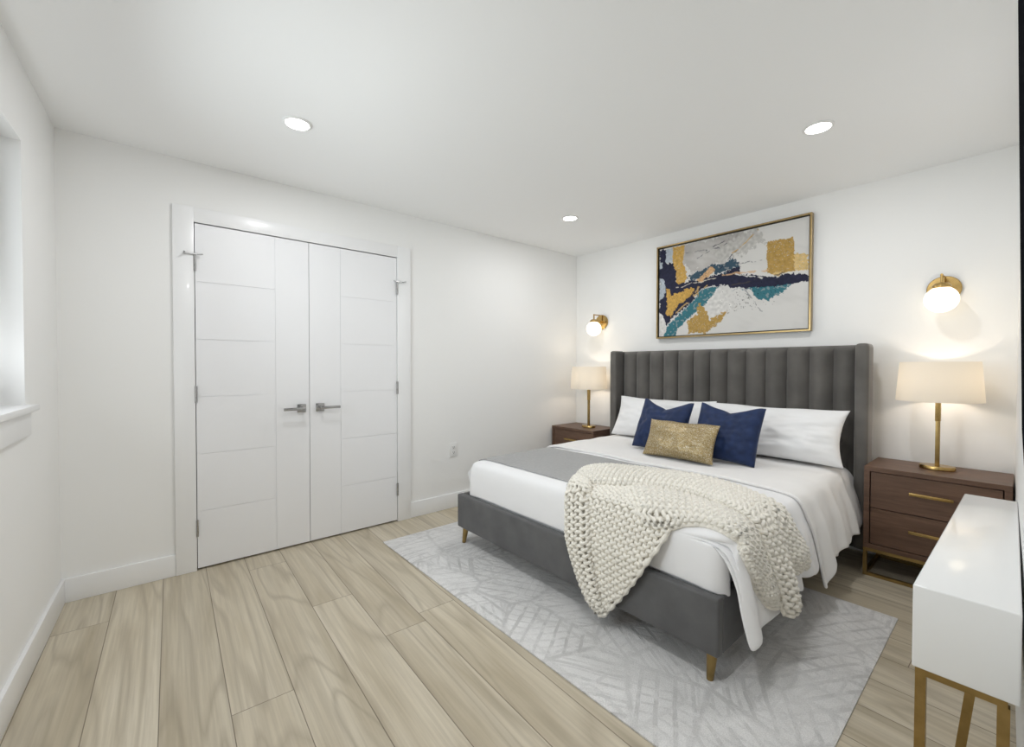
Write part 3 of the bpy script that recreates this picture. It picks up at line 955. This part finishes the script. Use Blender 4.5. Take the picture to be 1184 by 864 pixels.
# ------------------------------------------------------------------ painting
def painting():
    y0, y1, z0, z1 = 2.137, 0.950, 1.452, 2.270      # y0 = left edge in view
    fw = 0.012
    t = thing('framed_painting', 'abstract navy, teal, white and gold painting in a thin gold frame over the headboard', 'painting', (XB, (y0+y1)/2, z0))
    inv = Matrix.Translation((-XB, -(y0+y1)/2, -z0))
    b = bmesh.new()
    xo, xi = XB-0.045, XB-0.001
    box(b, xo, xi, y1, y0, z0, z0+fw, 0.001); box(b, xo, xi, y1, y0, z1-fw, z1, 0.001)
    box(b, xo, xi, y1, y1+fw, z0+fw, z1-fw, 0.001); box(b, xo, xi, y0-fw, y0, z0+fw, z1-fw, 0.001)
    o = obj('frame', b, M_frame_gold, t, smooth=0); o.matrix_parent_inverse = inv
    b = bx(XB-0.020, XB-0.002, y1+fw, y0-fw, z0+fw, z1-fw)
    o = obj('backing', b, M_dark, t, smooth=0); o.matrix_parent_inverse = inv
    ca, cb_, cz0, cz1 = y0-fw-0.008, y1+fw+0.008, z0+fw+0.008, z1-fw-0.008
    nx, ny = 300, 200
    def uv(x, y):
        s = (x-75)/925.0; u = 546*s/(690-144*s)
        top = 262+(60-262)*s; bot = 808+(750-808)*s
        return (u*1.5, (y-top)/(bot-top))
    def poly(l): return [uv(*p) for p in l]
    white = (0.66, 0.65, 0.63); navy = (0.022, 0.024, 0.05); teal = (0.012, 0.14, 0.18); dteal = (0.012, 0.055, 0.095)
    gold = (0.55, 0.34, 0.09); gold_d = (0.42, 0.27, 0.08); pale = (0.42, 0.47, 0.52); gray = (0.40, 0.38, 0.365)
    L = [
     (gray, 0.05, poly([(290,220),(620,135),(760,115),(700,230),(610,300),(500,350),(340,390),(290,330)])),
     ((0.50,0.49,0.47), 0.05, poly([(480,250),(760,120),(820,200),(700,260),(560,330)])),
     (navy, 0.02, poly([(75,262),(140,255),(140,335),(205,340),(240,450),(330,450),(460,425),(600,385),(680,350),(690,400),(800,420),(1000,412),(1000,458),(900,475),(760,492),(640,480),(520,468),(440,490),(330,605),(180,700),(130,760),(110,680),(75,665)])),
     (pale, 0.015, poly([(135,258),(200,240),(205,335),(135,335)])),
     (pale, 0.012, poly([(75,340),(100,335),(105,375),(78,387)])),
     (pale, 0.02, poly([(78,440),(120,450),(132,520),(100,570),(78,585)])),
     (white, 0.012, poly([(75,660),(110,665),(145,740),(110,810),(75,812)])),
     (dteal, 0.03, poly([(320,415),(500,345),(600,325),(640,300),(690,350),(540,395),(440,415),(360,445)])),
     (teal, 0.02, poly([(110,815),(175,720),(330,610),(440,495),(560,468),(520,560),(420,615),(380,660),(250,750),(225,812)])),
     (teal, 0.03, poly([(610,500),(760,490),(940,468),(880,530),(820,575),(780,560),(740,500)])),
     (white, 0.03, poly([(480,640),(490,570),(570,462),(620,530),(660,600),(520,695)])),
     (gold, 0.015, poly([(200,238),(300,222),(290,330),(325,420),(300,450),(245,465),(225,400),(205,340)])),
     (gold, 0.02, poly([(140,500),(175,505),(190,545),(330,500),(385,500),(360,540),(250,600),(180,692),(150,660)])),
     ((0.62,0.45,0.20), 0.02, poly([(930,290),(1000,285),(1000,385),(860,415),(840,390)])),
     (gold_d, 0.012, poly([(820,198),(938,182),(942,395),(825,400)])),
     (gold_d, 0.025, poly([(420,575),(480,640),(500,690),(610,635),(560,710),(460,790),(400,770),(340,785),(330,710),(400,660)])),
     ((0.60,0.38,0.20), 0.015, poly([(395,440),(500,355),(530,370),(520,395),(430,450)])),
    ]
    lines = [((0.62,0.42,0.18), 0.006, (180,690), (470,470)), ((0.75,0.68,0.58), 0.004, (180,505), (600,405)),
             ((0.62,0.40,0.22), 0.008, (590,400), (830,380)), (navy, 0.004, (560,360), (770,130)), ((0.3,0.27,0.22), 0.004, (660,600), (480,775)),
             (gold, 0.006, (410,480), (430,600)), ((0.5,0.36,0.2), 0.006, (330,590), (420,480)), (navy, 0.004, (470,250), (610,170)),
             (gold, 0.006, (640,270), (770,130)), ((0.06,0.05,0.05), 0.006, (640,470), (900,400)), ((0.25,0.26,0.28), 0.004, (800,640), (700,480)),
             ((0.12,0.12,0.14), 0.003, (660,335), (820,310)), ((0.1,0.1,0.12), 0.004, (400,300), (600,200)), ((0.2,0.2,0.22), 0.004, (300,270), (560,230)),
             ((0.75,0.74,0.72), 0.005, (660,400), (800,430))]
    lines = [(c, w2, uv(*p), uv(*q2)) for c, w2, p, q2 in lines]
    verts = []; cols = []
    for i in range(nx+1):
        for j in range(ny+1):
            U, V = 1.5*i/nx, j/ny
            verts.append((XB-0.024, ca+(cb_-ca)*i/nx, cz1+(cz0-cz1)*j/ny))
            n1 = noise.noise(Vector((U*9, V*9, 1))); n2 = noise.noise(Vector((U*9, V*9, 7)))
            n3 = noise.noise(Vector((U*34, V*34, 3))); n4 = noise.noise(Vector((U*34, V*34, 9))); n5 = noise.noise(Vector((U*90, V*90, 2)))
            sm = noise.noise(Vector((U*3+2, V*5, 4)))+0.5*noise.noise(Vector((U*12-V*14, V*16, 8)))
            k = 1-0.10*max(0, sm)
            c = [white[0]*k, white[1]*k, white[2]*k]
            for colr, jit, pl in L:
                p = (U+jit*(n1+1.0*n3+0.5*n5), V+jit*(n2+1.0*n4+0.5*n5))
                if inside(p, pl):
                    if colr == gray:
                        a = 0.35+0.65*max(0, min(1, 0.5+sm+0.4*n3))
                    elif colr[0] > 0.4 and colr[2] < 0.25:
                        a = 1.0 if n5 > -0.42 else 0.5
                    elif colr == teal or colr == dteal: a = 0.95 if n3 > -0.3 else 0.7
                    else: a = 1.0
                    kk = 1+0.22*n3+0.25*n5 if colr[0] > 0.4 and colr[2] < 0.25 else 1+0.25*n3
                    c = [c[q2]*(1-a)+colr[q2]*kk*a for q2 in range(3)]
            for colr, wd_, p, q2 in lines:
                dx_, dy_ = q2[0]-p[0], q2[1]-p[1]; ll = dx_*dx_+dy_*dy_
                tt = max(0, min(1, ((U-p[0])*dx_+(V-p[1])*dy_)/ll))
                d_ = math.hypot(U-p[0]-tt*dx_+0.02*n1+0.006*n3, V-p[1]-tt*dy_+0.02*n2+0.006*n4)
                if d_ < wd_*(0.8+0.8*n3+0.5): c = [c[z_]*0.25+colr[z_]*0.75 for z_ in range(3)]
            # fine dark splatter under the dark band
            dd = math.hypot((U-0.98)/0.30, (V-0.66)/0.16)
            if dd < 1 and (n5+0.6*n3) > 0.28+0.45*dd: c = [x_*0.35 for x_ in c]
            cols.append((max(0, c[0]), max(0, c[1]), max(0, c[2]), 1))
    faces = []
    for i in range(nx):
        for j in range(ny):
            a = i*(ny+1)+j; faces.append((a, a+ny+1, a+ny+2, a+1))
    m = mat('abstract_paint', rough=0.6, spec=0.15, bump=0.15, bscale=80, bdist=0.001); g = NG(m)
    at = g.n('ShaderNodeAttribute', attribute_name='paint'); g.l(at.outputs['Color'], g.b.inputs['Base Color'])
    o = obj_data('canvas', verts, faces, m, t, smooth=False); o.matrix_parent_inverse = inv
    ca_ = o.data.color_attributes.new('paint', 'FLOAT_COLOR', 'POINT')
    ca_.data.foreach_set('color', np.array(cols, dtype=np.float32).ravel())
    md = o.modifiers.new('stretcher', 'SOLIDIFY'); md.thickness = 0.004
painting()

# ------------------------------------------------------------------ outlet
t = thing('wall_outlet', 'white duplex wall outlet low on the closet wall', 'outlet', (1.986, YA, 0.4905))
b = bx(-0.036, 0.036, -0.006, -0.0003, -0.059, 0.059, 0.002)
pl = obj('cover_plate', b, M_plastic, t)
for z in (0.022, -0.022):
    b = bx(-0.017, 0.017, -0.0085, -0.0055, z-0.016, z+0.016, 0.001)
    s_ = obj('socket', b, M_plastic, t)
    b = bmesh.new()
    box(b, -0.008, -0.005, -0.0092, -0.0082, z-0.003, z+0.008); box(b, 0.005, 0.008, -0.0092, -0.0082, z-0.003, z+0.008)
    box(b, -0.003, 0.003, -0.0092, -0.0082, z-0.011, z-0.006)
    obj('socket_slot', b, M_plastic_slot, s_, smooth=0)

# ------------------------------------------------------------------ ceiling downlights
spots = [((0.572, 2.300), 'round recessed ceiling light nearest the closet doors'),
         ((2.541, 0.667), 'round recessed ceiling light in front of the abstract painting, nearer the television'),
         ((2.585, 2.344), 'round recessed ceiling light near the far corner of the room')]
def downlight():
    t = thing('ceiling_light', spots[0][1], 'ceiling light', (spots[0][0][0], spots[0][0][1], H), 0, 'recessed ceiling lights')
    b = bmesh.new(); lathe(b, [(0.066, -0.0003), (0.066, -0.003), (0.062, -0.006), (0.054, -0.007), (0.052, -0.0003), (0.066, -0.0003)], 48, close=False)
    obj('trim_ring', b, M_plastic, t)
    b = bmesh.new(); lathe(b, [(0.052, -0.0015), (0.052, -0.0045), (0.050, -0.005)], 48)
    obj('lens', b, M_down, t)
    return t
d0 = downlight()
for (x, y), lab in spots[1:]:
    dup(d0, (x, y, H), 0, lab)
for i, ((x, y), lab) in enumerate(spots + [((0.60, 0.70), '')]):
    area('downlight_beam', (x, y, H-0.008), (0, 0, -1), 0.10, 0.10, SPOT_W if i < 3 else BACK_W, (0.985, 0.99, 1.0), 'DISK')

# ------------------------------------------------------------------ console
t = thing('console_table', 'glossy white console table on a thin brass frame against the television wall', 'table', (2.02, 0.08, 0))
inv = Matrix.Translation((-2.02, -0.08, 0))
CZ1, CZ0 = 0.670, 0.468
b = bmesh.new()
prism(b, [(1.428, -0.008), (2.622, 0.0035), (2.622, 0.150), (1.428, 0.166)], CZ0, CZ1)
bmesh.ops.bevel(b, geom=b.edges[:], offset=0.004, segments=3, affect='EDGES', profile=0.5)
o = obj('console_body', b, M_white_gloss, t); o.matrix_parent_inverse = inv
b = bmesh.new(); s = 0.020
for xa, xb_ in ((1.432, 1.432+s), (2.60-s, 2.60)):
    yl = 0.160 if xa < 2 else 0.146
    box(b, xa, xb_, 0.010, yl, CZ0-0.016, CZ0-0.0005)
box(b, 1.452, 2.58, 0.128, 0.144, CZ0-0.016, CZ0-0.001); box(b, 1.452, 2.58, 0.010, 0.026, CZ0-0.016, CZ0-0.001)
o = obj('console_frame', b, M_gold_soft, t, smooth=0); o.matrix_parent_inverse = inv
for xa, ya in ((1.432, 0.140), (1.432, 0.006), (2.58, 0.126), (2.58, 0.010)):
    b = bx(xa, xa+s, ya, ya+s, 0, CZ0-0.015, 0.001)
    o = obj('leg', b, M_gold_soft, t, smooth=0); o.matrix_parent_inverse = inv
b = bmesh.new()
prism(b, [(1.86, 0.054), (1.88, 0.054), (1.88, 0.076), (1.86, 0.076)], 0, CZ0-0.015)
for v in b.verts:
    if v.co.z < 0.1: v.co.y += 0.045
o = obj('slanted_brace', b, M_gold_soft, t, smooth=0); o.matrix_parent_inverse = inv

# ------------------------------------------------------------------ television, tilted slightly down
t = thing('television', 'black flat television on a tilting mount above the white console', 'television', (0.83, yD(0.83), 1.48))
inv = Matrix.Translation((-0.83, -yD(0.83), -1.48))
def tilt(bm):
    for v in bm.verts:
        k = (v.co.z-1.062)/(1.9-1.062)
        v.co.y += -0.0022 + 0.0165*k - (1.3-v.co.x)*0.004
    return bm
b = tilt(bx(0.37, 1.30, -0.028, 0.0, 1.062, 1.905, 0.002)); o = obj('tv_housing', b, M_tvblack, t); o.matrix_parent_inverse = inv
b = tilt(bx(0.382, 1.288, -0.0005, 0.0008, 1.082, 1.893)); o = obj('tv_screen', b, M_screen, t, smooth=0); o.matrix_parent_inverse = inv
b = bmesh.new(); box(b, 0.70, 0.96, yD(0.83)+0.003, -0.008, 1.36, 1.60, 0.002); 
for v in b.verts:
    if v.co.y > -0.015: v.co.y = -0.024
o = obj('wall_bracket', b, M_tvblack, t, smooth=0); o.matrix_parent_inverse = inv
